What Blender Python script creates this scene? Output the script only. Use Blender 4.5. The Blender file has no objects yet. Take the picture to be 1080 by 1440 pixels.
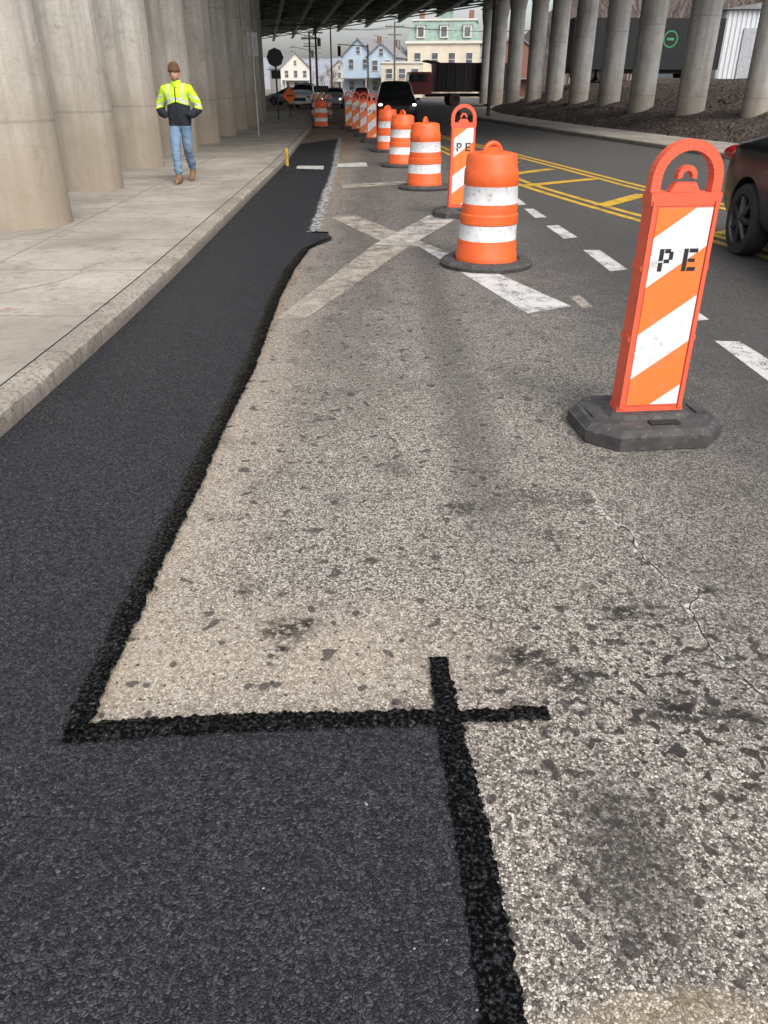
import bpy, bmesh, math, random
from mathutils import Vector, Matrix, noise as mnoise
random.seed(7)
R=math.radians
H=1.55; PITCH=29.0; F=1081.0
cp,sp=math.cos(R(PITCH)),math.sin(R(PITCH))
def G(px,py,z=0.0):
    """survey helper: real-world point at height z for a photo measurement"""
    dx=px-540; up=720-py
    d=Vector((dx, up*sp+F*cp, up*cp-F*sp))
    t=(z-H)/d.z
    return Vector((d.x*t,d.y*t,z))
scene=bpy.context.scene
# ------------------------------------------------------------------ nodes
class NT:
    def __init__(s,name,rough=0.8,spec=0.5,metal=0.0):
        s.mat=bpy.data.materials.new(name); s.mat.use_nodes=True
        s.t=s.mat.node_tree; s.b=s.t.nodes['Principled BSDF']
        s.b.inputs['Roughness'].default_value=rough
        s.b.inputs['Specular IOR Level'].default_value=spec
        s.b.inputs['Metallic'].default_value=metal
        s.tc=s.t.nodes.new('ShaderNodeTexCoord'); s.P=s.tc.outputs['Object']
    def _in(s,sock,v):
        if v is None: return
        if isinstance(v,bpy.types.NodeSocket): s.t.links.new(v,sock)
        else:
            try: sock.default_value=v
            except Exception: sock.default_value=(v[0],v[1],v[2],1) if len(v)==3 else v
    def noise(s,scale,detail=3,rough=.55,vec=None,dist=0):
        n=s.t.nodes.new('ShaderNodeTexNoise'); s._in(n.inputs['Vector'],vec or s.P)
        n.inputs['Scale'].default_value=scale; n.inputs['Detail'].default_value=detail
        n.inputs['Roughness'].default_value=rough; n.inputs['Distortion'].default_value=dist
        return n.outputs['Fac']
    def noisec(s,scale,detail=1,vec=None):
        n=s.t.nodes.new('ShaderNodeTexNoise'); s._in(n.inputs['Vector'],vec or s.P)
        n.inputs['Scale'].default_value=scale; n.inputs['Detail'].default_value=detail
        return n.outputs['Color']
    def voro(s,scale,vec=None,feature='F1',out='Distance',rnd=1.0):
        n=s.t.nodes.new('ShaderNodeTexVoronoi'); n.feature=feature; s._in(n.inputs['Vector'],vec or s.P)
        n.inputs['Scale'].default_value=scale; n.inputs['Randomness'].default_value=rnd
        return n.outputs[out]
    def voro2(s,scale,vec=None):
        n=s.t.nodes.new('ShaderNodeTexVoronoi'); s._in(n.inputs['Vector'],vec or s.P); n.inputs['Scale'].default_value=scale
        return n.outputs['Distance'],n.outputs['Color']
    def ramp(s,fac,stops,interp='LINEAR'):
        n=s.t.nodes.new('ShaderNodeValToRGB'); s._in(n.inputs['Fac'],fac)
        e=n.color_ramp; e.interpolation=interp
        while len(e.elements)<len(stops): e.elements.new(0.5)
        for i,(p,c) in enumerate(stops):
            if not hasattr(c,'__len__'): c=(c,c,c)
            e.elements[i].position=p; e.elements[i].color=(c[0],c[1],c[2],1)
        return n.outputs['Color']
    def mix(s,fac,a,b,blend='MIX'):
        n=s.t.nodes.new('ShaderNodeMix'); n.data_type='RGBA'; n.blend_type=blend
        s._in(n.inputs[0],fac); s._in(n.inputs[6],a); s._in(n.inputs[7],b)
        return n.outputs[2]
    def m(s,op,a,b=None,c=None,clamp=False):
        n=s.t.nodes.new('ShaderNodeMath'); n.operation=op; n.use_clamp=clamp
        s._in(n.inputs[0],a)
        if b is not None: s._in(n.inputs[1],b)
        if c is not None: s._in(n.inputs[2],c)
        return n.outputs[0]
    def vm(s,op,a,b=None):
        n=s.t.nodes.new('ShaderNodeVectorMath'); n.operation=op
        s._in(n.inputs[0],a)
        if b is not None: s._in(n.inputs[1],b)
        return n.outputs['Value'] if op in('LENGTH','DOT_PRODUCT') else n.outputs[0]
    def mr(s,v,a,b,c=0.0,d=1.0,smooth=True):
        n=s.t.nodes.new('ShaderNodeMapRange'); n.interpolation_type='SMOOTHSTEP' if smooth else 'LINEAR'
        s._in(n.inputs[0],v)
        for i,x in enumerate((a,b,c,d)): n.inputs[i+1].default_value=x
        return n.outputs[0]
    def xyz(s,vec=None):
        n=s.t.nodes.new('ShaderNodeSeparateXYZ'); s._in(n.inputs[0],vec or s.P); return n.outputs
    def blob(s,cx,cy,rx,ry,inner=0.3,outer=1.1,vec=None):
        v=s.vm('SUBTRACT',vec or s.P,(cx,cy,0)); v=s.vm('MULTIPLY',v,(1/rx,1/ry,0))
        return s.mr(s.vm('LENGTH',v),inner,outer,1.0,0.0)
    def warp(s,scale,amt):
        c=s.noisec(scale); c=s.vm('SUBTRACT',c,(.5,.5,.5)); c=s.vm('MULTIPLY',c,(amt,amt,amt))
        return s.vm('ADD',s.P,c)
    def bump(s,h,strength=.5,dist=.01,prev=None):
        n=s.t.nodes.new('ShaderNodeBump'); s._in(n.inputs['Height'],h)
        n.inputs['Strength'].default_value=strength; n.inputs['Distance'].default_value=dist
        if prev is not None: s._in(n.inputs['Normal'],prev)
        s.t.links.new(n.outputs[0],s.b.inputs['Normal']); return n.outputs[0]
    def col(s,c): s._in(s.b.inputs['Base Color'],c)
    def rough(s,c): s._in(s.b.inputs['Roughness'],c)
    def spec(s,c): s._in(s.b.inputs['Specular IOR Level'],c)
    def alpha(s,a): s._in(s.b.inputs['Alpha'],a)

def simple(name,c,rough=.6,spec=.5,metal=0,var=.15,scale=6,bump=0.0,dirt=0.0,dirtc=(.05,.045,.04)):
    n=NT(name,rough,spec,metal)
    f=n.noise(scale,2)
    lo=tuple(x*(1-var) for x in c); hi=tuple(min(1,x*(1+var)) for x in c)
    cc=n.ramp(f,[(.3,lo),(.7,hi)])
    if dirt>0:
        d=n.mr(n.noise(scale*2.3,4,.7),.52,.72,0,dirt); cc=n.mix(d,cc,dirtc)
    n.col(cc)
    if bump: n.bump(n.noise(scale*8,3),bump,.01)
    return n.mat

# ------------------------------------------------------------------ mesh builder
class MB:
    def __init__(s): s.v=[];s.f=[];s.m=[];s.mats=[];s.M=Matrix.Identity(4)
    def mi(s,mat):
        if mat not in s.mats: s.mats.append(mat)
        return s.mats.index(mat)
    def add(s,vs,fs,mat):
        o=len(s.v); s.v+=[s.M@Vector(v) for v in vs]
        k=s.mi(mat)
        for f in fs: s.f.append([o+i for i in f]); s.m.append(k)
    def box(s,c,sz,mat,rz=0,rx=0,ry=0,taper=1.0):
        x,y,z=sz[0]/2,sz[1]/2,sz[2]/2
        Mx=Matrix.Translation(c)@Matrix.Rotation(rz,4,'Z')@Matrix.Rotation(rx,4,'X')@Matrix.Rotation(ry,4,'Y')
        vs=[]
        for k in (-1,1):
            t=taper if k>0 else 1
            vs+=[Mx@Vector((a*x*t,b*y*t,k*z)) for a,b in((-1,-1),(1,-1),(1,1),(-1,1))]
        s.add(vs,[(3,2,1,0),(4,5,6,7),(0,1,5,4),(1,2,6,5),(2,3,7,6),(3,0,4,7)],mat)
    def lathe(s,prof,mat,c=(0,0,0),n=28,mats=None,axis='Z',sx=1,sy=1):
        vs=[]
        for r,z in prof:
            for i in range(n):
                a=2*math.pi*i/n
                p=(r*math.cos(a)*sx,r*math.sin(a)*sy,z)
                if axis=='X': p=(p[2],p[0],p[1])
                if axis=='Y': p=(p[0],p[2],p[1])
                vs.append((c[0]+p[0],c[1]+p[1],c[2]+p[2]))
        o=len(s.v); s.v+=[s.M@Vector(v) for v in vs]
        for j in range(len(prof)-1):
            mm=s.mi(mats[j] if mats else mat)
            for i in range(n):
                k=(i+1)%n
                s.f.append([o+j*n+i,o+j*n+k,o+(j+1)*n+k,o+(j+1)*n+i]); s.m.append(mm)
        s.f.append([o+i for i in range(n)][::-1]); s.m.append(s.mi(mats[0] if mats else mat))
        s.f.append([o+(len(prof)-1)*n+i for i in range(n)]); s.m.append(s.mi(mats[-1] if mats else mat))
    def tube(s,p0,p1,r0,r1,mat,n=8):
        p0=Vector(p0);p1=Vector(p1); d=(p1-p0)
        if d.length<1e-6:return
        q=d.to_track_quat('Z','Y').to_matrix()
        vs=[]
        for p,r in((p0,r0),(p1,r1)):
            for i in range(n):
                a=2*math.pi*i/n; vs.append(p+q@Vector((r*math.cos(a),r*math.sin(a),0)))
        fs=[(i,(i+1)%n,n+(i+1)%n,n+i) for i in range(n)]+[tuple(range(n))[::-1],tuple(range(n,2*n))]
        s.add(vs,fs,mat)
    def prism(s,poly,z0,z1,mat,top=None):
        n=len(poly); t=top or poly
        vs=[(x,y,z0) for x,y in poly]+[(x,y,z1) for x,y in t]
        s.add(vs,[tuple(range(n))[::-1],tuple(range(n,2*n))]+[(i,(i+1)%n,n+(i+1)%n,n+i) for i in range(n)],mat)
    def xprism(s,poly,y0,y1,mat):
        n=len(poly); vs=[(x,y0,z) for x,z in poly]+[(x,y1,z) for x,z in poly]
        s.add(vs,[tuple(range(n)),tuple(range(n,2*n))[::-1]]+[(i,n+i,n+(i+1)%n,(i+1)%n) for i in range(n)],mat)
    def mesh(s,name,smooth=None,bevel=0):
        me=bpy.data.meshes.new(name); me.from_pydata([tuple(v) for v in s.v],[],s.f)
        for mt in s.mats: me.materials.append(mt)
        me.polygons.foreach_set('material_index',s.m); me.update()
        bm=bmesh.new(); bm.from_mesh(me); bmesh.ops.recalc_face_normals(bm,faces=bm.faces)
        if bevel:
            es=[e for e in bm.edges if len(e.link_faces)==2 and e.calc_face_angle(0)>.6]
            bmesh.ops.bevel(bm,geom=es,offset=bevel,segments=2,affect='EDGES',clamp_overlap=True)
        bm.to_mesh(me); bm.free()
        if smooth:
            me.polygons.foreach_set('use_smooth',[True]*len(me.polygons)); me.set_sharp_from_angle(angle=R(smooth))
        return me
    def build(s,name,loc=(0,0,0),rz=0,smooth=None,bevel=0,parent=None):
        return place(name,s.mesh(name,smooth,bevel),loc,rz,parent)
def place(name,me,loc=(0,0,0),rz=0,parent=None):
    o=bpy.data.objects.new(name,me); scene.collection.objects.link(o)
    o.location=loc; o.rotation_euler=(0,0,rz)
    if parent: o.parent=parent
    return o
def sheet(name,poly,z,mat):
    b=MB(); b.add([(p[0],p[1],z) for p in poly],[tuple(range(len(poly)))],mat)
    o=b.build(name)
    for p in o.data.polygons:
        if p.normal.z<0: p.flip()
    return o
def lerp(a,b,t): return a+(b-a)*t
def interp(path,y):
    if y<=path[0][1]: return path[0][0]
    for (x0,y0),(x1,y1) in zip(path,path[1:]):
        if y<=y1: return lerp(x0,x1,(y-y0)/(y1-y0))
    return path[-1][0]
rnd=lambda a:random.uniform(-a,a)

# ------------------------------------------------------------------ materials
def old_road():
    n=NT('old_asphalt',.85,.2)
    x,y,z=n.xyz()
    wq=n.warp(70,.007)
    stone=n.voro(150,wq,out='Color'); dE=n.voro(150,wq,'DISTANCE_TO_EDGE'); sv,sv2,sv3=n.xyz(stone)
    fine=n.noise(300,1,.6)
    big=n.noise(1.3,3,.6); med=n.noise(9,4,.68); clump=n.noise(42,3,.7)
    beige=n.ramp(sv,[(0,(.14,.125,.11)),(.2,(.28,.25,.21)),(.55,(.45,.405,.35)),(1,(.70,.65,.57))])
    grey=n.ramp(sv,[(0,(.055,.055,.055)),(.4,(.105,.104,.102)),(1,(.20,.195,.187))])
    wx=n.m('ADD',x,n.m('MULTIPLY',n.m('SUBTRACT',big,.5),1.2))
    fx=n.mr(wx,.4,2.3,1,.0); fy=n.mr(y,2.0,9.5,1,.36); far=n.mr(y,14,40,1,.3)
    fb=n.m('MULTIPLY',n.m('MULTIPLY',fx,fy),far)
    fb=n.m('ADD',fb,n.m('MULTIPLY',n.m('SUBTRACT',med,.5),.45),clamp=True)
    c=n.mix(fb,grey,beige)
    gw=n.m('ADD',.05,n.m('MULTIPLY',clump,.16))
    gap=n.m('MULTIPLY',n.m('SUBTRACT',1.0,n.m('DIVIDE',dE,gw),clamp=True),.85)
    c=n.mix(gap,c,(.045,.038,.032))
    bk=n.m('MULTIPLY',n.mr(n.m('ADD',n.m('MULTIPLY',sv2,.55),n.m('MULTIPLY',clump,.9)),.80,.90,0,1),.85)
    c=n.mix(bk,c,n.mix(sv3,(.03,.026,.023),(.10,.085,.07)))
    halo=n.m('MULTIPLY',n.mr(n.m('ADD',x,n.m('MULTIPLY',med,.35)),-.80,-.15,1,0),n.mr(y,1.2,9,1,.5))
    sand=n.mix(fine,(.36,.27,.18),(.78,.68,.54))
    hg=n.m('SUBTRACT',1.0,n.m('MULTIPLY',gap,.7))
    c=n.mix(n.m('MULTIPLY',n.m('MULTIPLY',halo,.50),hg),c,sand)
    edge=n.m('MULTIPLY',n.mr(n.m('ADD',x,n.m('MULTIPLY',med,.10)),-.88,-.68,1,0),n.mr(n.noise(2.2,2),.35,.6,0,.7)); c=n.mix(edge,c,(.27,.175,.10))
    h2=n.m('MULTIPLY',n.m('MULTIPLY',n.blob(-.25,1.85,.75,.38,.2,1.2,n.warp(4,.25)),.40),hg); c=n.mix(h2,c,sand)
    tr=n.m('ABSOLUTE',n.m('SUBTRACT',n.m('ADD',x,n.m('MULTIPLY',med,.14)),.51))
    trk=n.m('MULTIPLY',n.mr(tr,.02,.24,1,0),n.m('MULTIPLY',n.mr(y,1.9,3.2,0,1),n.mr(y,7,14,1,.2)))
    c=n.mix(n.m('MULTIPLY',trk,.6),c,n.mix(sv,(.045,.042,.04),(.14,.13,.12)))
    t2=n.mr(n.m('ABSOLUTE',n.m('SUBTRACT',wx,-.25)),.05,.4,.38,0); c=n.mix(n.m('MULTIPLY',t2,n.mr(y,2.6,5,0,1)),c,(.10,.085,.07))
    t3=n.mr(n.m('ABSOLUTE',n.m('SUBTRACT',wx,2.5)),.1,.8,.28,0); c=n.mix(t3,c,(.075,.075,.075))
    gr=n.m('MULTIPLY',n.mr(n.noise(3.2,5,.72),.52,.68,0,.5),n.mr(y,1.7,3,0.15,1)); c=n.mix(gr,c,(.075,.068,.06))
    wv=n.warp(7,.14); wf=n.warp(28,.07)
    st=n.blob(.56,1.17,.17,.36,.15,1.15,wv); st=n.m('MULTIPLY',st,n.mr(clump,.25,.6,.5,.95)); c=n.mix(n.m('MULTIPLY',st,.88),c,(.045,.04,.037))
    sn=n.noise(30,4,.72)
    tot=None
    for (px,py,rx,ry,k) in [(740,925,.15,.09,1),(800,955,.14,.08,.9),(400,885,.13,.10,.95),(432,876,.06,.05,1),(396,915,.04,.035,1),(355,830,.07,.07,.7),(990,828,.05,.04,1),(650,715,.14,.08,.8),(975,1410,.06,.05,.9),(770,750,.1,.06,.7),(880,860,.12,.08,.95),(960,1000,.18,.08,1),(1040,1010,.1,.06,.95),(560,660,.12,.12,.6),(500,1010,.3,.04,.6),(760,700,.3,.15,.6)]:
        g=G(px,py); f=n.m('MULTIPLY',n.blob(g.x,g.y,rx,ry,.1,1.15,wf),k); tot=f if tot is None else n.m('MAXIMUM',tot,f)
    c=n.mix(n.m('MULTIPLY',tot,n.mr(sn,.42,.51,0,1)),c,(.022,.02,.018))
    g=G(960,1000); reg=n.blob(g.x,g.y,.85,.85,.2,1.1); dr=n.mr(n.noise(26,1,.4),.58,.62,0,1); c=n.mix(n.m('MULTIPLY',n.m('MULTIPLY',reg,dr),.9),c,(.03,.027,.025))
    dr2=n.mr(n.noise(13,1,.5),.66,.69,0,.8); c=n.mix(n.m('MULTIPLY',dr2,fx),c,(.045,.04,.038))
    dr3=n.mr(n.noise(55,1,.5),.66,.70,0,.85); c=n.mix(dr3,c,(.03,.026,.024))
    sp2=n.mr(med,.60,.75,0,.45); c=n.mix(n.m('MULTIPLY',sp2,fb),c,(.62,.59,.54))
    g=G(950,1430); c=n.mix(n.m('MULTIPLY',n.blob(g.x,g.y,.30,.05,.4,1.1,wv),.45),c,n.mix(sv,(.25,.19,.12),(.52,.42,.29)))
    n.col(c)
    n.bump(n.m('ADD',n.mr(dE,0,.16,0,1),n.m('MULTIPLY',fine,.5)),.55,.005)
    return n.mat
def new_asphalt():
    n=NT('fresh_asphalt',.5,.5)
    wv=n.warp(60,.016)
    cl=n.voro(112,wv,out='Color'); dE=n.voro(112,wv,'DISTANCE_TO_EDGE'); s,s2,s3=n.xyz(cl); fz=n.noise(170,3,.75)
    c=n.ramp(n.m('ADD',n.m('MULTIPLY',s,.6),n.m('MULTIPLY',fz,.4)),[(.15,(.014,.0145,.017)),(.5,(.027,.028,.033)),(.75,(.048,.050,.058)),(.9,(.095,.098,.108))])
    gap=n.m('MULTIPLY',n.mr(dE,.0,.16,1,0),n.mr(fz,.40,.62,.85,.15))
    c=n.mix(gap,c,(.006,.006,.007))
    c=n.mix(n.mr(n.noise(1.7,3),.35,.7,0,.35),c,(.018,.018,.021))
    c=n.mix(n.mr(n.noise(60,1),.80,.82,0,.9),c,(.45,.42,.37))
    n.col(c); n.rough(n.m('ADD',n.m('MULTIPLY',s2,.30),.28))
    n.spec(n.m('MULTIPLY',n.m('ADD',.12,n.m('MULTIPLY',n.m('POWER',s3,2.0),.75)),n.m('SUBTRACT',1.0,gap)))
    h=n.m('ADD',n.m('ADD',n.mr(dE,.0,.25,0,.6),n.m('MULTIPLY',s2,.5)),n.m('MULTIPLY',fz,1.5))
    n.bump(h,.75,.005)
    return n.mat
def tar():
    n=NT('tar_sealer',.22,.3)
    f=n.noise(40,4,.72); g=n.noise(95,3,.75)
    c=n.ramp(f,[(.3,(.0015,.0015,.0015)),(.75,(.004,.0038,.0035))])
    c=n.mix(n.mr(g,.66,.70,0,.5),c,(.24,.23,.22))  # pale gravel specks, with the tar's sparkle painted into the colour
    n.col(c)
    n.rough(n.mr(f,.42,.58,.06,.35))
    n.spec(n.mr(g,.48,.62,.02,.9))
    n.bump(f,.7,.008)
    return n.mat
def paint(name,c,wear=.5,lo=.35,hi=.6,lowf=5):
    n=NT(name,.7,.3)
    w=n.m('ADD',n.m('MULTIPLY',n.noise(90,2,.7),.5),n.m('MULTIPLY',n.noise(lowf,5,.7),.5))
    a=n.mr(w,lo,hi,0,1)
    cc=n.mix(n.noise(12,3),tuple(x*.78 for x in c),c)
    cc=n.mix(n.mr(n.noise(160,1),.5,.7,0,.4),cc,(.13,.12,.11))
    n.col(cc); n.alpha(n.m('MULTIPLY',a,wear))
    return n.mat
def concrete(name,c,joints=None,streak=False,rough=.85,speck=True,grit=0):
    n=NT(name,rough,.25)
    x,y,z=n.xyz()
    f=n.noise(1.1,5,.62); g=n.noise(14,4,.6); h=n.noise(120,1,.5)
    cc=n.ramp(f,[(.28,tuple(v*.66 for v in c)),(.5,c),(.75,tuple(min(1,v*1.22) for v in c))])
    cc=n.mix(n.mr(g,.45,.75,0,.38),cc,tuple(v*.5 for v in c))
    if speck: cc=n.mix(n.mr(h,.5,.68,0,.4),cc,tuple(v*.5 for v in c))
    if grit:
        q=n.noise(34,4,.75); cc=n.mix(n.mr(q,.48,.62,0,grit),cc,(.07,.06,.052))
        cc=n.mix(n.mr(z,.02,.11,.7,0),cc,(.08,.07,.06))
    if streak:
        v=n.vm('MULTIPLY',n.P,(5,5,.22)); s=n.noise(1.3,4,.6,vec=v)
        cc=n.mix(n.mr(s,.42,.70,0,.6),cc,tuple(v*.45 for v in c))
        w=n.mr(n.m('ADD',z,n.m('MULTIPLY',n.noise(2,4),1.8)),1.1,3.8,.8,0); cc=n.mix(w,cc,(c[0]*.55,c[1]*.47,c[2]*.38))
        cc=n.mix(n.mr(n.noise(5,5,.75),.55,.70,0,.45),cc,(c[0]*.45,c[1]*.38,c[2]*.30))
        bd=n.m('ABSOLUTE',n.m('SUBTRACT',n.m('FRACT',n.m('DIVIDE',z,2.42)),.5)); cc=n.mix(n.mr(bd,.003,.010,.45,0),cc,tuple(v*.35 for v in c))
        pits=n.mr(n.voro(26),.08,.14,.7,0); cc=n.mix(n.m('MULTIPLY',pits,n.mr(f,.45,.55,0,1)),cc,tuple(v*.25 for v in c))
    if joints:
        jy,jx,x0=joints
        fy=n.m('ABSOLUTE',n.m('SUBTRACT',n.m('FRACT',n.m('DIVIDE',n.m('ADD',y,n.m('MULTIPLY',x,.02)),jy)),.5))
        m1=n.mr(fy,.005/jy,.013/jy,1,0)
        if jx:
            xx=n.m('ADD',x,n.m('MULTIPLY',y,.03))
            fx=n.m('ABSOLUTE',n.m('SUBTRACT',n.m('FRACT',n.m('DIVIDE',n.m('SUBTRACT',xx,x0),jx)),.5))
            m2=n.mr(fx,.005/jx,.013/jx,1,0); m1=n.m('MAXIMUM',m1,m2)
        cc=n.mix(n.m('MULTIPLY',m1,.7),cc,(.05,.045,.04))
        fl=n.m('FLOOR',n.m('ADD',n.m('DIVIDE',n.m('ADD',y,n.m('MULTIPLY',x,.02)),jy),.5))
        wn=n.t.nodes.new('ShaderNodeTexWhiteNoise'); wn.noise_dimensions='1D'; n._in(wn.inputs['W'],fl)
        cc=n.mix(n.m('MULTIPLY',wn.outputs['Value'],.3),cc,tuple(v*.65 for v in c))
        cr=n.voro(.55,n.warp(1.5,.5),'DISTANCE_TO_EDGE'); cc=n.mix(n.m('MULTIPLY',n.mr(cr,.002,.008,.7,0),n.mr(n.noise(.4),.5,.6,0,1)),cc,(.08,.07,.06))
        cc=n.mix(n.mr(n.noise(4,5,.75),.52,.68,0,.6),cc,(.15,.13,.11))
        cc=n.mix(n.mr(n.noise(.7,4,.7),.42,.62,0,.45),cc,(.20,.175,.145))
    n.col(cc); n.bump(n.m('ADD',g,n.m('MULTIPLY',h,.5)),.3 if not grit else .8,.008)
    return n.mat
M_road=old_road(); M_new=new_asphalt(); M_tar=tar()
M_white=paint('worn_white_paint',(.70,.69,.66),.92,.39,.50)
M_xw=paint('worn_cross_paint',(.64,.60,.54),.85,.40,.56,3)
M_faint=paint('faded_white_paint',(.58,.52,.43),.74,.37,.58)
M_yell=paint('yellow_paint',(.72,.43,.04),.95,.36,.50)
M_walk=concrete('sidewalk_concrete',(.41,.37,.315),(1.55,1.5,-2.6))
M_kerb=concrete('kerb_concrete',(.41,.37,.31),(3.05,None,0),grit=.85)
M_col=concrete('column_concrete',(.50,.47,.42),streak=True)
M_col2=concrete('pier_concrete',(.48,.465,.44),streak=True)
M_deckc=concrete('deck_concrete',(.30,.30,.29))
M_green=simple('green_girder_steel',(.13,.21,.18),.55,dirt=.4)
def soil():
    n=NT('bank_soil',.95,.1)
    d=n.voro(9); s=n.noise(3,6,.7)
    c=n.ramp(s,[(.3,(.035,.028,.024)),(.6,(.11,.088,.075)),(.8,(.18,.15,.13))])
    c=n.mix(n.mr(n.voro(22,out='Distance'),.1,.35,.4,0),c,(.20,.165,.14))
    n.col(c); n.bump(n.m('ADD',n.m('MULTIPLY',d,-1),s),1,.12); return n.mat
M_soil=soil()
M_ground=simple('ground_earth',(.16,.14,.11),.95,scale=.3,var=.35)
M_gap=simple('joint_dirt',(.05,.045,.04),.95)

# ------------------------------------------------------------------ ground, road, kerbs
LK=[(-1.93,-6),(-1.93,3.55),(-1.90,5.85),(-2.04,11.2),(-2.23,18.8),(-2.98,36),(-4.1,48),(-6,56)]
RK=[(10.0,-6),(9.6,8),(8.4,20),(6.7,31),(5.2,43),(4.6,52),(5.2,62),(9,72)]
def dense(path,step=.4):
    out=[];y=path[0][1]
    while y<path[-1][1]:
        xs=[interp(path,y+k) for k in(-1.5,-.75,0,.75,1.5)]
        out.append((sum(xs)/5,y)); y+=step
    out.append(path[-1]); return out
sheet('ground',[(-2500,-60),(2500,-60),(2500,4000),(-2500,4000)],-.03,M_ground)
sheet('road',[(-3.2,-6),(11,-6),(10.5,20),(7.5,43),(7,60),(12,74),(40,78),(40,118),(6,125),(4,400),(-9,400),(-9,125),(-70,118),(-70,56),(-6.2,54),(-4.4,44),(-3.2,20)],0,M_road)
HK=.12
def strips(name,path,offs,mats,jit=0,step=.35):
    b=MB(); pts=dense(path,step)
    rows=[]
    for i,(x,y) in enumerate(pts):
        r=[]
        for j,(o,z) in enumerate(offs):
            jx=jz=0
            if jit and j in(1,2):
                q=mnoise.noise(Vector((y*2.3,j*.3,0)))+.6*mnoise.noise(Vector((y*7,j,5)))
                chip=max(0,mnoise.noise(Vector((y*1.1,7,0)))-.30)*6
                sgn=-1 if offs[-1][0]<0 else 1
                jx=q*jit+sgn*min(1,chip)*.03*(1 if j==2 else .3); jz=(q*jit*.5 if j==1 else 0)-min(1,chip)*.015
            r.append((x+o+jx,y,z+jz))
        rows.append(r)
    for j in range(len(offs)-1):
        vs=[];fs=[]
        for r in rows: vs+= [r[j],r[j+1]]
        for i in range(len(rows)-1): fs.append((2*i,2*i+1,2*i+3,2*i+2))
        b.add(vs,fs,mats[j])
    return b.build(name)
strips('kerb',LK,[(0,-.01),(-.012,HK-.022),(-.040,HK),(-.165,HK),(-.168,HK-.02)],[M_kerb]*4,.013,.08)
strips('sidewalk',LK,[(-.16,HK-.016),(-.182,HK-.016),(-.184,HK-.004),(-13,HK-.004)],[M_gap,M_gap,M_walk])
strips('kerb',RK,[(0,-.01),(.012,HK-.018),(.035,HK),(.17,HK)],[M_kerb]*3,.006)
strips('sidewalk',RK,[(.17,HK-.004),(2.3,HK-.004)],[M_walk])
b=MB(); pts=dense(RK,.7); offs=[2.3,2.6,3.2,4,4.8,5.6,6.5,7.5,8.6,10,14,20,30,60]
zz=[.116,.2,.42,.62,.82,1.05,1.35,1.62,1.75,1.8,1.8,1.8,1.85,1.9]
vs=[];fs=[];nc=len(offs)
for i,(x,y) in enumerate(pts):
    for o,z in zip(offs,zz):
        nz=mnoise.noise(Vector((x+o,y,0))*1.1)*.16*(1 if o>2.4 else 0)
        nz+=mnoise.noise(Vector((x+o,y,3))*3.1)*.06*(1 if o>2.4 else 0)
        vs.append((x+o,y,z+nz))
for i in range(len(pts)-1):
    for j in range(nc-1): fs.append((i*nc+j,i*nc+j+1,(i+1)*nc+j+1,(i+1)*nc+j))
b.add(vs,fs,M_soil)
for k in range(520):
    y=random.uniform(10,60); o=random.uniform(2.2,8); x=interp(RK,y)+o
    z=max(zz[0],lerp(.12,1.7,(o-2.3)/6)); s=random.uniform(.04,.15)
    b.box((x,y,z),(s*random.uniform(.7,2),s,s*.8),M_soil,random.uniform(0,3),random.uniform(-.5,.5))
b.build('soil_bank')

# fresh asphalt patch (one sheet: trench strip + square in front)
jl=[G(*p) for p in [(105,1035),(215,800),(262,705),(300,620),(350,520),(385,425),(408,380),(430,352)]]
def resample(pts,step,jit=0):
    out=[]
    for a,c in zip(pts,pts[1:]):
        L=(c-a).length; k=max(1,int(L/step))
        for i in range(k): 
            p=a.lerp(c,i/k); out.append(Vector((p.x+rnd(jit),p.y+rnd(jit),p.z)))
    out.append(pts[-1]); return out
vj=[G(*p) for p in [(716,1480),(690,1325),(664,1180),(640,1080),(625,1018)]]
vj=[Vector((vj[0].x,-6,0))]+vj
farj=[G(*p) for p in [(468,338),(462,328),(440,328),(452,295),(462,265),(470,240),(474,215),(478,195)]]
bound=resample(vj,.05,.002)+resample([vj[-1],jl[0]],.05,.002)+resample(jl,.06,.003)+resample([jl[-1]]+farj,.15,.008)
left=[(x,y) for x,y in dense(LK,.4) if y<26]
poly=[(p.x,p.y) for p in bound]+[( -2.5,26)]+[(x-.004,y) for x,y in left[::-1]]
sheet('asphalt_patch',poly,.006,M_new)
def ribbon(name,pts,w,z,mat,step=.012,jit=.006,wf=None,rise=.004,fr=1.0):
    p=resample([Vector(q) for q in pts],step); b=MB(); vs=[];fs=[]
    for _ in range(4):
        p=[p[0]]+[(p[i-1]+p[i]*2+p[i+1])/4 for i in range(1,len(p)-1)]+[p[-1]]
    for i,q in enumerate(p):
        a=p[max(0,i-2)];c=p[min(len(p)-1,i+2)]; t=(c-a).normalized(); nn=Vector((-t.y,t.x,0))
        ww=(wf(i/len(p)) if wf else w)/2; s=i*step
        nz=lambda k:(mnoise.noise(Vector((s*9*fr,k,z*999)))*.6+mnoise.noise(Vector((s*38*fr,k,z*99)))*.6)*jit+rnd(jit*.5)
        l=ww+nz(0); r=ww+nz(9)
        vs+=[(q.x+nn.x*l,q.y+nn.y*l,z),(q.x+nn.x*l*.75,q.y+nn.y*l*.75,z+rise),(q.x-nn.x*r*.75,q.y-nn.y*r*.75,z+rise),(q.x-nn.x*r,q.y-nn.y*r,z)]
    for i in range(len(p)-1):
        for j in range(3): fs.append((4*i+j,4*i+j+1,4*i+5+j,4*i+4+j))
    b.add(vs,fs,mat); return b.build(name,smooth=60)
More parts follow.
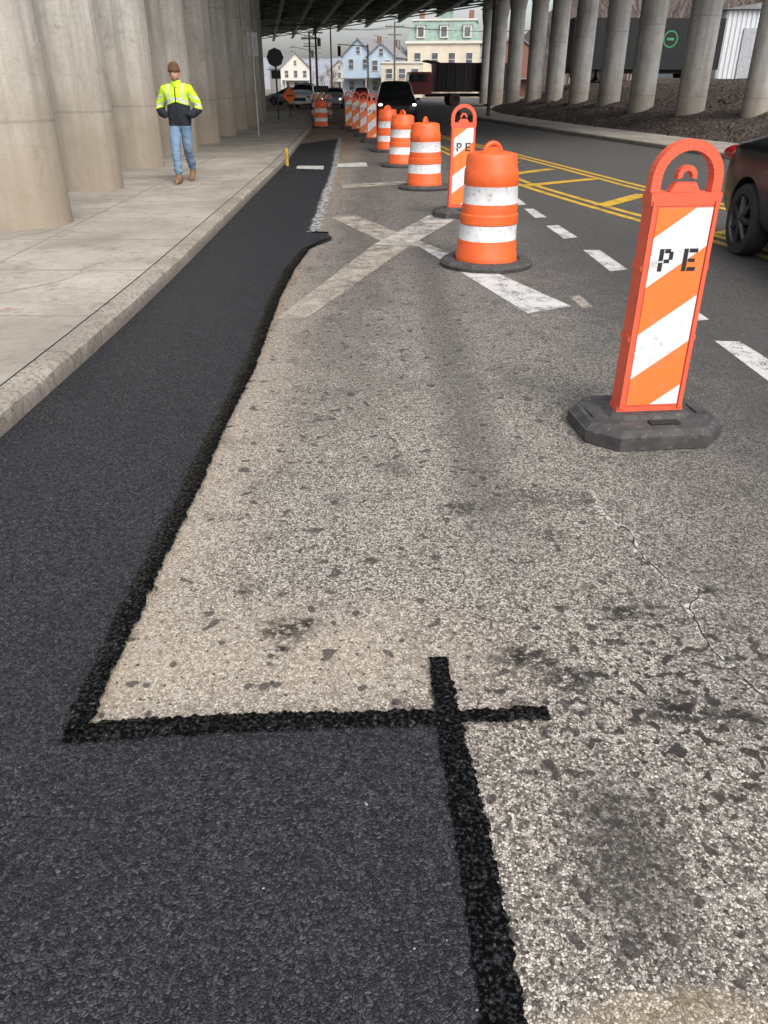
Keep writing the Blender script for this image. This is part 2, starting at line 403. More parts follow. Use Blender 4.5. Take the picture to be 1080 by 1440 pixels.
ribbon('tar_line',[G(616,928),G(622,960),G(630,1018),G(645,1080),G(664,1180),G(690,1325),G(716,1480),(G(716,1480).x+.02,-1,0)],.078,.011,M_tar,jit=.010,wf=lambda t:lerp(.060,.084,min(1,t*4)),rise=.002,step=.007)
ribbon('tar_line',[G(92,1036),G(300,1022),G(600,1013),G(771,1008)],.068,.0145,M_tar,jit=.011,wf=lambda t:lerp(.078,.050,min(1,t*1.1)),rise=.002,step=.007)
ribbon('tar_line',[G(120,1040),G(300,1030),G(590,1021)],.02,.0135,M_tar,jit=.014,rise=.001,step=.007)
ribbon('tar_line',jl+[G(452,341),G(466,336)],.085,.0185,M_tar,step=.012,jit=.013,wf=lambda t:lerp(.070,.095,min(1,t*1.4)) if t<.88 else max(.015,.095-(t-.88)*.65),rise=.006)
M_glit=paint('sandy_joint_edge',(.55,.55,.55),.95,.46,.53,24)
ribbon('tar_line',farj[1:],.08,.011,M_tar,step=.05,jit=.02)
ribbon('joint_grit',farj[2:],.11,.0165,M_glit,step=.03,jit=.06,rise=.002)
crk=[(832,690),(850,725),(880,745),(908,788),(945,822),(985,828),(972,860),(985,890),(1010,925),(1040,950),(1075,985)]
cp_=[]
for a,c in zip(crk,crk[1:]):
    A=G(*a);C=G(*c)
    for k in range(6):
        p=A.lerp(C,k/6); cp_.append(Vector((p.x+rnd(.012),p.y+rnd(.012),0)))
M_crl=paint('crack_dust',(.68,.64,.58),.9,.45,.54,25); M_crk=simple('crack_dark',(.03,.027,.024),.95)
ribbon('road_crack',cp_,.018,.003,M_crl,step=.01,jit=.018,rise=.0003)
ribbon('road_crack',cp_[8:],.005,.0045,M_crk,step=.01,jit=.003,rise=.0002)
def quad(name,pts,z,mat): return sheet(name,[G(*p) for p in pts],z,mat)
quad('painted_x_marking',[(586,345),(648,362),(803,431),(742,441)],.004,M_white)
quad('painted_x_marking',[(466,306),(500,303),(645,361),(588,346.5),(560,351)],.004,M_faint)
quad('painted_x_marking',[(604,303),(640,309),(575,347),(525,345)],.008,M_xw)
quad('painted_x_marking',[(524,346),(574,348),(432,448),(388,450)],.008,M_faint)
for i,q in enumerate([[(1005,480),(1040,481),(1095,515),(1095,548)],[(950,432),(968,430),(997,450),(975,452)],[(820,352),(843,352),(882,379),(858,382)],[(768,318),(785,317),(812,334),(793,336)],[(737,294),(750,294),(769,306),(753,307)],[(718,278),(727,278),(740,288),(728,289)],[(700,268),(707,268),(716,274),(707,275)],
   [(800,418),(815,416),(834,432),(820,434)]]):
    quad('lane_dash_marking',q,.004,M_white if i!=7 else M_faint)
quad('stop_line_marking',[(417,238),(418,234),(455,234),(455,239)],.012,M_white)
quad('stop_line_marking',[(473,236),(473,231),(515,229),(517,235)],.012,M_white)
quad('stop_line_marking',[(480,260),(560,255),(610,258),(600,263),(560,260),(482,265)],.004,M_faint)
def line(name,pp,w,mat,z=.004):
    p=[G(*q) for q in pp]; ribbon(name,p,w,z,mat,step=.4,jit=.004,rise=.0,fr=.1)
A_=[(1200,401),(1080,362),(1000,338),(850,297),(735,262),(660,231),(610,207),(585,192),(568,178)]
B_=[(1200,337),(1080,309),(1000,289),(900,267),(800,240),(720,219),(650,201),(600,188),(572,176)]
for L in (A_,B_):
    line('yellow_line_marking',L,.12,M_yell)
    p=[G(*q)+Vector((.24,0.05,0)) for q in L]; ribbon('yellow_line_marking',p,.12,.004,M_yell,step=.4,jit=.004,rise=0,fr=.1)
for (a,c) in [((1010,330),(1085,318)),((845,290),(905,274)),((735,262),(835,252)),((715,246),(775,238)),((690,236),(725,228))]:
    line('yellow_hatch_marking',[a,c],.26,M_yell,.008)
M_mark=paint('survey_paint_orange',(.75,.22,.12),.7,.46,.58,8); M_markw=paint('survey_paint_white',(.7,.7,.68),.7,.44,.55,8)
def mark(a,c,w,mt):
    p,q=G(*a,HK),G(*c,HK); ribbon('survey_paint_mark',[p,q],w,HK+.001,mt,step=.05,jit=.01,rise=0)
mark((-5,437),(16,434),.05,M_mark); mark((14,362),(38,358),.05,M_markw); mark((70,428),(150,424),.02,M_markw); mark((276,262),(290,258),.05,M_mark)

# ------------------------------------------------------------------ viaduct
COLS1=[(-4.27,9.7),(-4.72,13.3),(-4.98,17.0),(-5.1,20.8),(-5.25,24.6),(-5.4,28.4),(-5.6,32.2),(-5.8,36),(-6.1,40),(-6.5,44),(-7.2,49),(-8.2,55),(-9.3,62),(-11,72),(-13,83),(-16,98),(-19.5,115),(-24,135),(-29,155)]
COLR=[(11.9,27.6),(11.0,31.2),(10.45,35.4),(10.3,40),(9.9,44.5),(9.6,49.5),(9.3,54.5),(8.8,60),(8.6,67),(8.7,75)]
DZ=8.0
def column(name,x,y,z0,z1,r,mat):
    b=MB(); b.lathe([(r,z0),(r,z0+2.4),(r,z0+4.8),(r,z1-1.2),(r*1.05,z1-1.15),(r*1.25,z1-.5),(r*1.25,z1)],mat,n=40)
    return b.build(name,(x,y,0),random.uniform(0,6),smooth=30)
for x,y in COLS1: column('viaduct_column',x,y,0,DZ-.9,.53,M_col)
for x,y in COLS1[:16]: column('viaduct_column',x-4.6+rnd(.1),y+1.5,0,DZ-.9,.53,M_col)
for x,y in COLR: column('viaduct_column',x,y,.2,DZ-.9,.50,M_col2)
Lp=[(-11,8),(-11,18),(-11.5,32),(-13,50),(-16,75),(-22,115),(-31,176)]
Rp=[(14.5,26),(14,31),(12.8,39),(12.2,50),(11.4,62),(10.8,74),(10.4,87)]
def deckp(i,k): return Vector((lerp(Lp[i][0],Rp[i][0],k),lerp(Lp[i][1],Rp[i][1],k),0))
b=MB(); NK=11
vs=[];fs=[]
for i in range(7):
    for k in (0,1):
        p=deckp(i,k); vs+=[(p.x,p.y,DZ+.9),(p.x,p.y,DZ+1.25)]
for i in range(6):
    o=i*4; fs+=[(o,o+2,o+6,o+4),(o+1,o+5,o+7,o+3),(o,o+4,o+5,o+1),(o+2,o+3,o+7,o+6)]
fs+=[(0,1,3,2),(24,26,27,25)]
b.add(vs,fs,M_deckc)
def beam(b,p,q,z0,z1,w,mat):
    d=(q-p); L=d.length; a=math.atan2(d.y,d.x); c=(p+q)/2
    b.box((c.x,c.y,(z0+z1)/2),(L,w,z1-z0),mat,a)
for k in range(NK):
    t=k/(NK-1)*.96+.02
    for i in range(6):
        p,q=deckp(i,t),deckp(i+1,t)
        beam(b,p,q,DZ+.03,DZ+.86,.04,M_green); beam(b,p,q,DZ-.02,DZ+.03,.42,M_green); beam(b,p,q,DZ+.86,DZ+.897,.40,M_green)
for i in range(6):
    for s in range(5):
        u=s/5
        for k in range(NK-1):
            t0=k/(NK-1)*.96+.02;t1=(k+1)/(NK-1)*.96+.02
            p=deckp(i,t0).lerp(deckp(i+1,t0),u);q=deckp(i,t1).lerp(deckp(i+1,t1),u)
            if s==0: beam(b,p,q,DZ+.15,DZ+.7,.05,M_green)
            else:
                beam(b,p,q,DZ+.12,DZ+.22,.1,M_green); 
                b.tube((p.x,p.y,DZ+.75),(q.x,q.y,DZ+.2),.05,.05,M_green,4); b.tube((p.x,p.y,DZ+.2),(q.x,q.y,DZ+.75),.05,.05,M_green,4)
for k in (0,1):
    for i in range(6): beam(b,deckp(i,k),deckp(i+1,k),DZ+1.25,DZ+2.1,.3,M_deckc)
b.build('viaduct_deck')
b=MB()
for row in (COLS1,[(x-4.6,y+1.5) for x,y in COLS1[:16]],COLR):
    for (x0,y0),(x1,y1) in zip(row,row[1:]):
        beam(b,Vector((x0,y0,0)),Vector((x1,y1,0)),DZ-.9,DZ-.05,1.1,M_col2)
b.build('viaduct_cap_beams')

# ------------------------------------------------------------------ traffic drums and panels
M_or=simple('drum_orange_plastic',(.76,.115,.022),.5,var=.1,scale=5,dirt=.6,dirtc=(.22,.07,.03))
M_orsh=simple('orange_sheeting',(.85,.18,.02),.35,var=.06,scale=9,dirt=.3,dirtc=(.3,.1,.04))
M_wsh=simple('white_sheeting',(.66,.66,.66),.4,var=.10,scale=9,dirt=.75,dirtc=(.24,.20,.165))
M_rub=simple('black_rubber',(.05,.048,.047),.8,var=.3,scale=12,dirt=.7,dirtc=(.15,.14,.13),bump=.3)
M_sal=simple('panel_orange_plastic',(.76,.11,.05),.5,var=.08,scale=4,dirt=.3,dirtc=(.4,.1,.05))
def drum_mesh():
    b=MB()
    b.lathe([(.45,0),(.455,.03),(.43,.055),(.33,.065),(.31,.05)],M_rub,n=40)
    prof=[(.30,.052),(.30,.10),(.292,.115),(.288,.235),(.282,.25),(.277,.39),(.284,.40),(.280,.475),(.268,.49),(.266,.56),(.262,.575),(.256,.73),(.262,.742),(.256,.86),(.245,.88),(.238,.97),(.222,1.0),(.15,1.015),(.0,1.02)]
    ms=[M_or,M_or,M_or,M_or,M_wsh,M_or,M_or,M_or,M_or,M_or,M_wsh]+[M_or]*7
    b.lathe(prof,M_or,mats=ms,n=40)
    N=10; pr=None
    for i in range(N+1):
        a=math.pi*i/N; p=Vector((.085*math.cos(a),0,1.0+.085*math.sin(a)))
        if pr is not None: b.tube(pr,p,.022,.022,M_or,8)
        pr=p
    b.box((0,0,1.03),(.12,.03,.05),M_or)
    return b.mesh('traffic_drum',smooth=35)
DM=drum_mesh()
for v in DM.vertices:
    if .1<v.co.z<.98:
        q=mnoise.noise(Vector((v.co.x*3.5,v.co.y*3.5,v.co.z*2.2)))*.014
        l=math.hypot(v.co.x,v.co.y); v.co.x*=1+q/l; v.co.y*=1+q/l
for i,(px,py) in enumerate([(683,372),(597,265),(565,234),(545,213)]):
    g=G(px,py); o=place('traffic_drum',DM,(g.x,g.y,.004),[.35,1.2,2.2,.2][i]); o.rotation_euler[0]=[0.0,-.01,.01,0][i]
g=G(452,180); place('traffic_drum',DM,(g.x,g.y,.004),.2)
def stripes():
    n=NT('striped_sheeting',.35,.5)
    x,y,z=n.xyz(); v=n.m('SUBTRACT',z,n.m('MULTIPLY',x,.72))
    fr=n.m('FRACT',n.m('ADD',n.m('DIVIDE',n.m('SUBTRACT',v,.816),.44),4))
    k=n.m('LESS_THAN',fr,.5)
    c=n.mix(k,(.86,.18,.015),(.72,.73,.74))
    hx=n.voro(90,rnd=0.0); c=n.mix(n.mr(hx,.3,.55,0,.18),c,(.3,.3,.3))
    c=n.mix(n.mr(n.noise(14,6,.75),.53,.68,0,.5),c,(.30,.24,.20))
    n.col(c); return n.mat
M_str=stripes(); M_ink=simple('stencil_black',(.015,.015,.015),.7)
def panel_mesh():
    b=MB()
    def octo(w,d,c): w/=2;d/=2; return [(-w+c,-d),(w-c,-d),(w,-d+c),(w,d-c),(w-c,d),(-w+c,d),(-w,d-c),(-w,-d+c)]
    b.prism(octo(.70,.54,.13),0,.065,M_rub,octo(.71,.55,.13)); b.prism(octo(.69,.53,.125),.0652,.095,M_rub,octo(.64,.48,.12))
    b.prism(octo(.42,.24,.05),.0952,.115,M_rub,octo(.38,.20,.04))
    b.box((.03,-.17,.0985),(.15,.045,.012),simple('painted_recess_shade',(.012,.012,.012),.9))  # raised near-black block; the shade of a hollow is painted as its colour
    for sx in(-1,1): b.box((sx*.27,0,.0985),(.05,.13,.012),M_rub)
    secs=[(.10,.14,.345,.34),(.14,.47,.328,.320),(.47,.50,.336,.334),(.50,.80,.318,.312),(.80,.83,.326,.324),(.83,1.08,.31,.306),(1.08,1.135,.318,.326)]
    for z0,z1,w0,w1 in secs:
        t=.05
        b.xprism([(-w0/2,z0+.0005),(w0/2,z0+.0005),(w1/2,z1-.0005),(-w1/2,z1-.0005)],-t,t,M_sal)
    b.xprism([(-.128,.15),(.134,.15),(.130,1.075),(-.124,1.075)],-.0535,-.0502,M_str)
    b.xprism([(-.134,.15),(.128,.15),(.124,1.075),(-.130,1.075)],.0502,.0535,M_str)
    for sx in(-1,1):
        b.xprism([(sx*.140,.13),(sx*.162,.13),(sx*.152,1.10),(sx*.134,1.10)],-.058,-.0505,M_sal)
    N=18; ro,ri=.162,.118; cz=1.185
    outer=[(ro*math.cos(math.pi*i/N),cz+ro*math.sin(math.pi*i/N)) for i in range(N+1)]
    inner=[(ri*math.cos(math.pi*i/N),cz+ri*math.sin(math.pi*i/N)) for i in range(N+1)]
    for i in range(N):
        b.xprism([inner[i],outer[i],outer[i+1],inner[i+1]],-.028,.028,M_sal)
    for sx in(-1,1): b.xprism([(sx*ri,1.1352),(sx*ro,1.1352),(sx*ro,cz),(sx*ri,cz)],-.028,.028,M_sal)
    b.xprism([(-.07,1.1352),(.07,1.1352),(.045,1.175),(-.045,1.175)],-.022,.022,M_sal)
    N=10
    for i in range(N):
        a0=-.3+ (math.pi+.6)*i/N;a1=-.3+(math.pi+.6)*(i+1)/N
        b.xprism([(.022*math.cos(a0),1.20+.022*math.sin(a0)),(.045*math.cos(a0),1.20+.045*math.sin(a0)),(.045*math.cos(a1),1.20+.045*math.sin(a1)),(.022*math.cos(a1),1.20+.022*math.sin(a1))],-.02,.02,M_sal)
    def L(x0,z0,x1,z1): b.box(((x0+x1)/2,-.0545,(z0+z1)/2),(abs(x1-x0),.001,abs(z1-z0)),M_ink)
    zb=.80; hh=.10
    x0=-.085
    L(x0,zb,x0+.021,zb+.04); L(x0,zb+.047,x0+.021,zb+hh); L(x0+.025,zb+hh-.019,x0+.052,zb+hh); L(x0+.025,zb+.037,x0+.052,zb+.054); L(x0+.047,zb+.052,x0+.066,zb+hh-.012)
    x0=.03
    L(x0,zb,x0+.021,zb+hh); L(x0+.025,zb,x0+.066,zb+.018); L(x0+.025,zb+.040,x0+.058,zb+.056); L(x0+.025,zb+hh-.018,x0+.066,zb+hh)
    return b.mesh('channelizer_panel',smooth=30,bevel=.003)
PM=panel_mesh()
g=G(902,603); place('channelizer_panel',PM,(g.x,g.y,.004),.10)
for (px,py,rz) in [(646,304,.05),(523,200,0),(512,192,0.1),(501,186,0),(491,182,.1)]:
    g=G(px,py); o=place('channelizer_panel',PM,(g.x,g.y,.004),rz)

# ------------------------------------------------------------------ cars
M_glass=simple('car_glass',(.015,.018,.02),.08,.8,var=.1)
M_tire=simple('tire_rubber',(.022,.022,.022),.85,var=.3,scale=20,dirt=.4,dirtc=(.07,.065,.06))
M_rim=simple('wheel_rim',(.10,.10,.105),.35,metal=.8,var=.1)
M_red=simple('tail_light_red',(.30,.008,.01),.15,.8,var=.1)
M_chr=simple('chrome',(.6,.6,.6),.2,metal=1,var=.05)
M_blk=simple('trim_black',(.015,.015,.015),.6)
hl=NT('headlight_lit',.2); hl.col((.9,.9,.85)); hl.b.inputs['Emission Color'].default_value=(1,.97,.9,1); hl.b.inputs['Emission Strength'].default_value=5; M_hl=hl.mat
def car(name,loc,rz,paintc,zs=1.0,lit=False,suv=False,wheel_r=.335,dirt=.08):
    M_p=simple(name+'_paint',paintc,.2,.4,var=.06,scale=2,dirt=dirt,dirtc=tuple(v*.7+.015 for v in paintc))
    st=[(-2.32,.62,.42,.80,.82,.55),(-2.26,.80,.32,.93,.96,.66),(-1.9,.885,.22,1.0,1.04,.68),(-1.45,.90,.21,1.0,1.16,.66),(-.9,.90,.2,.98,1.39,.60),(-.2,.90,.2,.96,1.46,.62),(.4,.90,.2,.95,1.42,.62),(1.0,.89,.2,.95,1.10,.66),(1.3,.885,.2,.93,.96,.70),(1.9,.86,.22,.84,.87,.66),(2.2,.78,.28,.74,.76,.6),(2.3,.62,.38,.62,.64,.5)]
    if suv:
        st=[(-2.3,.66,.42,.95,1.0,.6),(-2.24,.86,.34,1.05,1.45,.64),(-2.0,.92,.28,1.08,1.66,.66),(-1.2,.94,.27,1.07,1.74,.68),(-.3,.94,.27,1.06,1.76,.68),(.4,.94,.27,1.05,1.70,.67),(1.0,.93,.27,1.05,1.25,.70),(1.25,.93,.28,1.04,1.08,.74),(2.0,.92,.3,1.0,1.03,.74),(2.25,.88,.34,.88,.91,.7),(2.33,.7,.42,.72,.74,.6)]
    vs=[];fs=[];ml=[]
    for (y,w,zb,zl,zt,wt) in st:
        zb*=zs;zl*=zs;zt*=zs
        half=[(w*.80,zb),(w*.96,zb+.08),(w,lerp(zb,zl,.5)),(w*.97,zl-.03),(w*.93,zl),(wt+ (0.02),zt-.07 if zt-zl>.1 else zt-.005),(wt*.85,zt)]
        vs+=[(x,y,z) for x,z in half]+[(0,y,zt+.015)]+[(-x,y,z) for x,z in half[::-1]]+[(0,y,zb)]
    n=16; 
    for i in range(len(st)-1):
        g_=max(st[i][4]-st[i][3],st[i+1][4]-st[i+1][3])>.2
        for j in range(n):
            k=(j+1)%n; fs.append((i*n+j,i*n+k,(i+1)*n+k,(i+1)*n+j))
            side=j in(4,10); top=j in(5,6,7,8,9); slope=abs((st[i+1][4]-st[i][4]))>.2 
            ml.append(1 if (g_ and side) or (top and slope and g_) else 0)
    fs+=[tuple(range(n))[::-1],tuple(range((len(st)-1)*n,len(st)*n))]; ml+=[0,0]
    me=bpy.data.meshes.new(name+'_body'); me.from_pydata(vs,[],fs); me.materials.append(M_p); me.materials.append(M_glass); me.materials.append(M_blk)
    me.polygons.foreach_set('material_index',ml)
    bm=bmesh.new(); bm.from_mesh(me); bmesh.ops.recalc_face_normals(bm,faces=bm.faces); bm.to_mesh(me); bm.free()
    me.polygons.foreach_set('use_smooth',[True]*len(me.polygons))
    root=bpy.data.objects.new(name,None); scene.collection.objects.link(root); root.location=loc; root.rotation_euler=(0,0,rz)
    body=place('body',me); ss=body.modifiers.new('s','SUBSURF'); ss.levels=2; ss.render_levels=2
    cb=MB()
    for wy in(-1.38,1.40):
        for sx in(-1,1): cb.lathe([(wheel_r+.055,sx*.62),(wheel_r+.055,sx*1.1)],M_blk,c=(0,wy,wheel_r+.01),axis='X',n=32)
    cut=cb.build('cutter'); bo=body.modifiers.new('b','BOOLEAN'); bo.object=cut; bo.operation='DIFFERENCE'; bo.solver='EXACT'
    dg=bpy.context.evaluated_depsgraph_get(); dg.update(); nm=bpy.data.meshes.new_from_object(body.evaluated_get(dg))
    body.modifiers.clear(); body.data=nm; bpy.data.objects.remove(cut,do_unlink=True)
    nm.polygons.foreach_set('use_smooth',[True]*len(nm.polygons)); nm.set_sharp_from_angle(angle=R(40))
    body.parent=root
    hw=.94 if suv else .90
    w=MB()
    for wy in(-1.38,1.40):
        for sx in(-1,1):
            x1=sx*(hw-.01); x0=sx*(hw-.22); r=wheel_r
            w.lathe([(r*.62,x0),(r*.96,x0),(r,x0+sx*.03),(r,x1-sx*.03),(r*.95,x1),(r*.70,x1+sx*.004),(r*.66,x1-sx*.015),(r*.62,x1-sx*.05),(r*.3,x1-sx*.06),(0.001,x1-sx*.06)],M_tire,c=(0,wy,r),axis='X',n=36,mats=[M_tire]*5+[M_rim]+[M_blk]*3)
            for k in range(7):
                a=2*math.pi*k/7
                p=Vector((x1-sx*.03,wy+math.cos(a)*r*.64,r+math.sin(a)*r*.64)); w.tube((x1-sx*.02,wy,r),p,.04,.03,M_rim,6)
            w.lathe([(.06,x1-sx*.05),(.06,x1-sx*.008),(.04,x1-sx*.004)],M_rim,c=(0,wy,r),axis='X',n=16)
    w.build('wheels',smooth=35,parent=root)
    d=MB()
    if suv: ty=-2.2;tz=1.05;fy=2.2;fz=.82
    else: ty=-2.12;tz=.885;fy=2.13;fz=.66
    for sx in(-1,1):
        d.lathe([(.01,-.16),(.10,-.12),(.12,0),(.10,.12),(.01,.16)],M_red,c=(sx*(hw-.18),ty+.03,tz*zs),axis='Y',n=16,sx=1.35,sy=.75)
        k=.6 if lit else 1
        d.lathe([(.01,-.10),(.10*k,-.05),(.12*k,.04),(.01,.12)],M_hl if lit else M_chr,c=(sx*(hw-.2),fy+.03,fz*zs),axis='Y',n=16,sx=1.3,sy=.7)
        d.box((sx*(hw+.06),.75,1.02*zs),(.18,.09,.13),M_p)
        d.box((sx*(hw+.002),-.05,.80*zs),(.02,.16,.025),M_p); d.box((sx*(hw-.002),-.95,.80*zs),(.02,.16,.025),M_p)
    d.box((0,fy+.10,.55 if not suv else .66),(1.1,.06,.22),M_blk)
    d.box((0,fy+.14,.40),(.5,.02,.12),M_chr)
    d.box((0,-2.30,.62),(.5,.03,.14),M_chr)
    d.build('lamps_and_trim',bevel=.008,smooth=40,parent=root)
    return root
car('parked_car',(4.55,7.0,.0),math.pi,(.008,.008,.010),zs=1.04,wheel_r=.345,dirt=0)
g=G(557,176); car('suv',(g.x,g.y+1.8,0),math.pi+.02,(.02,.022,.025),lit=True,suv=True)
car('car',(-6.2,68,0),math.pi-.1,(.6,.6,.6),suv=True)
car('car',(-3.9,70,0),math.pi-.1,(.35,.36,.38),lit=True)
car('car',(-8.5,80,0),1.3,(.12,.13,.15))
car('car',(-2.4,95,0),math.pi,(.4,.05,.04))
M_trr=simple('truck_red',(.20,.02,.02),.4,dirt=.4); M_trb=simple('truck_black',(.014,.014,.016),.5,spec=.25)
b=MB()
b.box((-3.6,0,1.75),(1.9,2.3,1.7),M_trr,taper=.93); b.box((-5.1,0,1.35),(1.3,1.9,.95),M_trr,taper=.92)
b.box((-3.75,0,2.15),(1.5,2.34,.6),M_glass); b.box((-4.58,0,2.15),(.04,1.8,.55),M_glass)
b.box((1.2,0,.85),(8.4,1.0,.25),M_trb)
b.box((1.4,0,2.15),(7.4,2.5,2.1),M_trb)
for i in range(10): b.box((-2.1+i*.77,-1.29,2.15),(.1,.08,2.05),M_trb)
b.box((1.4,0,3.23),(7.5,2.6,.1),M_trb); b.box((-2.6,0,3.35),(1.1,2.5,.12),M_trb,ry=.15)
for x in(-4.9,-.6,2.8,3.9):
    for s in(-1,1): b.lathe([(.30,s*.85),(.5,s*.87),(.5,s*1.13),(.3,s*1.15),(.28,s*1.05),(.01,s*1.05)],M_tire,c=(x,0,.5),axis='Y',n=24)
b.tube((-2.6,-1,1.2),(-2.6,-1,3.4),.07,.07,M_chr)
b.build('dump_truck',(6.6,77,0),.12,bevel=.02,smooth=35)

# ------------------------------------------------------------------ poles, signs
M_galv=simple('galvanised_steel',(.30,.30,.30),.5,metal=.5,dirt=.3)
M_dk=simple('dark_steel',(.03,.032,.03),.6)
M_sgn=simple('sign_back_aluminium',(.35,.35,.34),.5,metal=.4)
M_wood=simple('pole_wood',(.14,.11,.085),.9,dirt=.4)
g=G(364,192,HK); b=MB(); b.tube((0,0,0),(0,0,2.9),.035,.035,M_galv); b.box((0,.05,2.55),(.32,.006,.62),M_sgn); b.build('parking_sign',(g.x,g.y,HK))
g=G(392,168,HK); b=MB(); b.tube((0,0,0),(0,0,2.9),.04,.04,M_dk); b.lathe([(.40,0),(.40,.01)],M_dk,c=(0,-.05,2.6),axis='Y',n=8); b.box((0,-.05,1.9),(.45,.01,.35),M_dk); b.build('traffic_sign',(g.x,g.y,HK))
g=G(331,187,HK); b=MB(); b.tube((0,0,0),(0,0,6.9),.09,.09,M_galv,12); 
for z in(1.2,3,5): b.lathe([(.11,z),(.11,z+.08)],M_galv,n=12)
b.build('drain_pipe',(g.x-.1,g.y,HK),smooth=40)
g=G(686,166); b=MB(); b.lathe([(.2,0),(.2,.1),(.1,.15),(.085,8)],M_dk,n=12); b.build('lamp_post',(g.x,g.y,0),smooth=40)
M_osign=simple('work_sign_orange',(.85,.16,.02),.4)
g=G(409,168); b=MB(); b.tube((0,0,0),(0,0,1.6),.03,.03,M_dk); b.box((0,-.04,1.1),(.55,.01,.55),M_osign,ry=math.pi/4); b.box((0,0,.03),(.9,.06,.05),M_dk);b.box((0,-.052,1.1),(.3,.008,.06),M_ink); b.build('work_zone_sign',(g.x,g.y,0))
g=G(453,166); b=MB()
for z,m_ in((1.05,M_wsh),(.65,M_orsh),(.28,M_wsh)):
    b.box((0,0,z),(1.1,.04,.2),m_)
    for k in range(4): b.box((-.42+.28*k,-.023,z),(.11,.004,.24),M_orsh if m_==M_wsh else M_wsh,ry=.6)
for x in(-.45,.45): b.box((x,.05,.62),(.05,.05,1.24),M_galv); b.box((x,.05,.02),(.08,.8,.04),M_galv)
b.box((0,0,1.4),(.8,.1,.32),M_dk); b.build('barricade',(g.x,g.y,0))
M_ym=simple('marker_yellow',(.45,.30,.04),.5,dirt=.5)
g=G(404,236,HK); b=MB(); b.lathe([(.055,0),(.055,.03),(.035,.05),(.035,.20),(.036,.205),(.034,.34),(.015,.36)],M_ym,n=14,mats=[M_blk,M_blk,M_ym,M_blk,M_ym,M_ym]); b.build('marker_post',(g.x,g.y,HK-.004),smooth=40)
def upole(x,y,h):
    b=MB(); b.tube((0,0,0),(0,0,h),.15,.10,M_wood,10); b.box((0,0,h-.6),(2.4,.12,.14),M_wood); b.box((0,0,h-1.5),(1.8,.1,.12),M_wood)
    for k in(-1.05,-.5,.5,1.05): b.lathe([(.05,h-.53),(.06,h-.42),(.03,h-.35)],M_galv,c=(k,0,0),n=8)
    b.lathe([(.22,h-2.9),(.22,h-2.1),(.1,h-2.0)],M_galv,c=(.4,0,0),n=12)
    b.tube((0,0,h-2),(-2.2,-.4,h-1.6),.04,.03,M_galv,6); b.box((-2.4,-.45,h-1.62),(.6,.2,.1),M_galv)
    b.build('utility_pole',(x,y,0),smooth=40)
PL=[(-8.2,108,8.6),(1.4,118,8.9),(-12.5,150,9.2),(-15,200,9.5),(-10.6,128,8.0)]
for p in PL: upole(*p)
b=MB()
def wire(a,c,sag):
    pr=None
    for i in range(13):
        t=i/12; p=Vector(a).lerp(Vector(c),t); p.z-=sag*4*t*(1-t)
        if pr is not None: b.tube(pr,p,.018,.018,M_dk,4)
        pr=p
for k in(-1,0,1):
    wire((-8.2+k,108,8),(1.4+k,118,8.3),.5); wire((-8.2+k,108,8),(-12.5+k,150,8.6),.6); wire((-12.5+k,150,8.6),(-15+k,200,9),.6); wire((-8.2+k,108,8),(-34,96+k,8.5),.7); wire((1.4+k,118,8.3),(30,125+k,9),.7)
b.build('utility_wires')
b=MB(); b.tube((0,0,0),(0,0,7.2),.11,.07,M_galv,10); b.tube((0,0,7.0),(-3,0,7.6),.05,.04,M_galv,8); b.box((-3.3,0,7.6),(.8,.25,.12),M_galv); b.build('street_lamp',(-5.8,98,0),smooth=40)
b=MB(); b.tube((0,0,0),(0,0,5.6),.10,.08,M_galv,10); b.tube((0,0,5.4),(-3.4,0,5.6),.05,.04,M_galv,8); 
b.box((-3.2,0,4.95),(.34,.3,1.0),M_ym); b.box((-3.2,-.16,4.95),(.22,.04,.9),M_blk); b.build('traffic_light',(-1.8,100,0),smooth=40)

# ------------------------------------------------------------------ buildings
def windows(b,x0,x1,y,zrows,n,w,h,mt,mg,side=-1):
    for z in zrows:
        for i in range(n):
            x=lerp(x0,x1,(i+.5)/n)
            b.box((x,y+side*.04,z),(w+.18,.10,h+.22),mt); b.box((x,y+side*.06,z),(w,.12,h),mg)
            b.box((x,y+side*.09,z),(w,.1,.07),mt)
M_tan=simple('tan_stucco',(.60,.53,.42),.9,var=.1,scale=.6,dirt=.25,dirtc=(.38,.33,.26)); M_mans=simple('green_mansard_slate',(.24,.33,.28),.8,var=.2,scale=2,dirt=.3)
M_trim=simple('cream_trim',(.62,.59,.53),.7,var=.08,dirt=.3,dirtc=(.3,.28,.25)); M_wg=simple('window_glass',(.10,.11,.13),.15,.8,var=.5,scale=.7)
M_blue=simple('pale_blue_siding',(.46,.57,.67),.8,var=.08,scale=.6,dirt=.2,dirtc=(.30,.36,.41)); M_roofg=simple('grey_shingle',(.22,.22,.23),.9,var=.2,scale=2)
M_brick=simple('brick',(.22,.11,.08),.9,var=.2,scale=4)
b=MB()
b.box((0,5,3.7),(11.3,10,7.4),M_tan); b.box((0,5,7.5),(11.9,10.6,.35),M_trim)
b.prism([(-5.7,-.05),(5.7,-.05),(5.7,10.1),(-5.7,10.1)],7.68,10.4,M_mans,[(-4.9,.8),(4.9,.8),(4.9,9.2),(-4.9,9.2)])
b.box((0,5,10.5),(10.2,8.8,.25),M_trim)
b.box((.2,1.8,11.2),(2.0,2.0,1.3),M_mans); b.prism([(-1.1,.5),(1.5,.5),(1.5,3.1),(-1.1,3.1)],11.86,12.7,M_mans,[(-.1,1.6),(.5,1.6),(.5,2.0),(-.1,2.0)])
windows(b,-5.4,5.4,0,(1.7,5.2),4,.95,1.7,M_trim,M_wg)
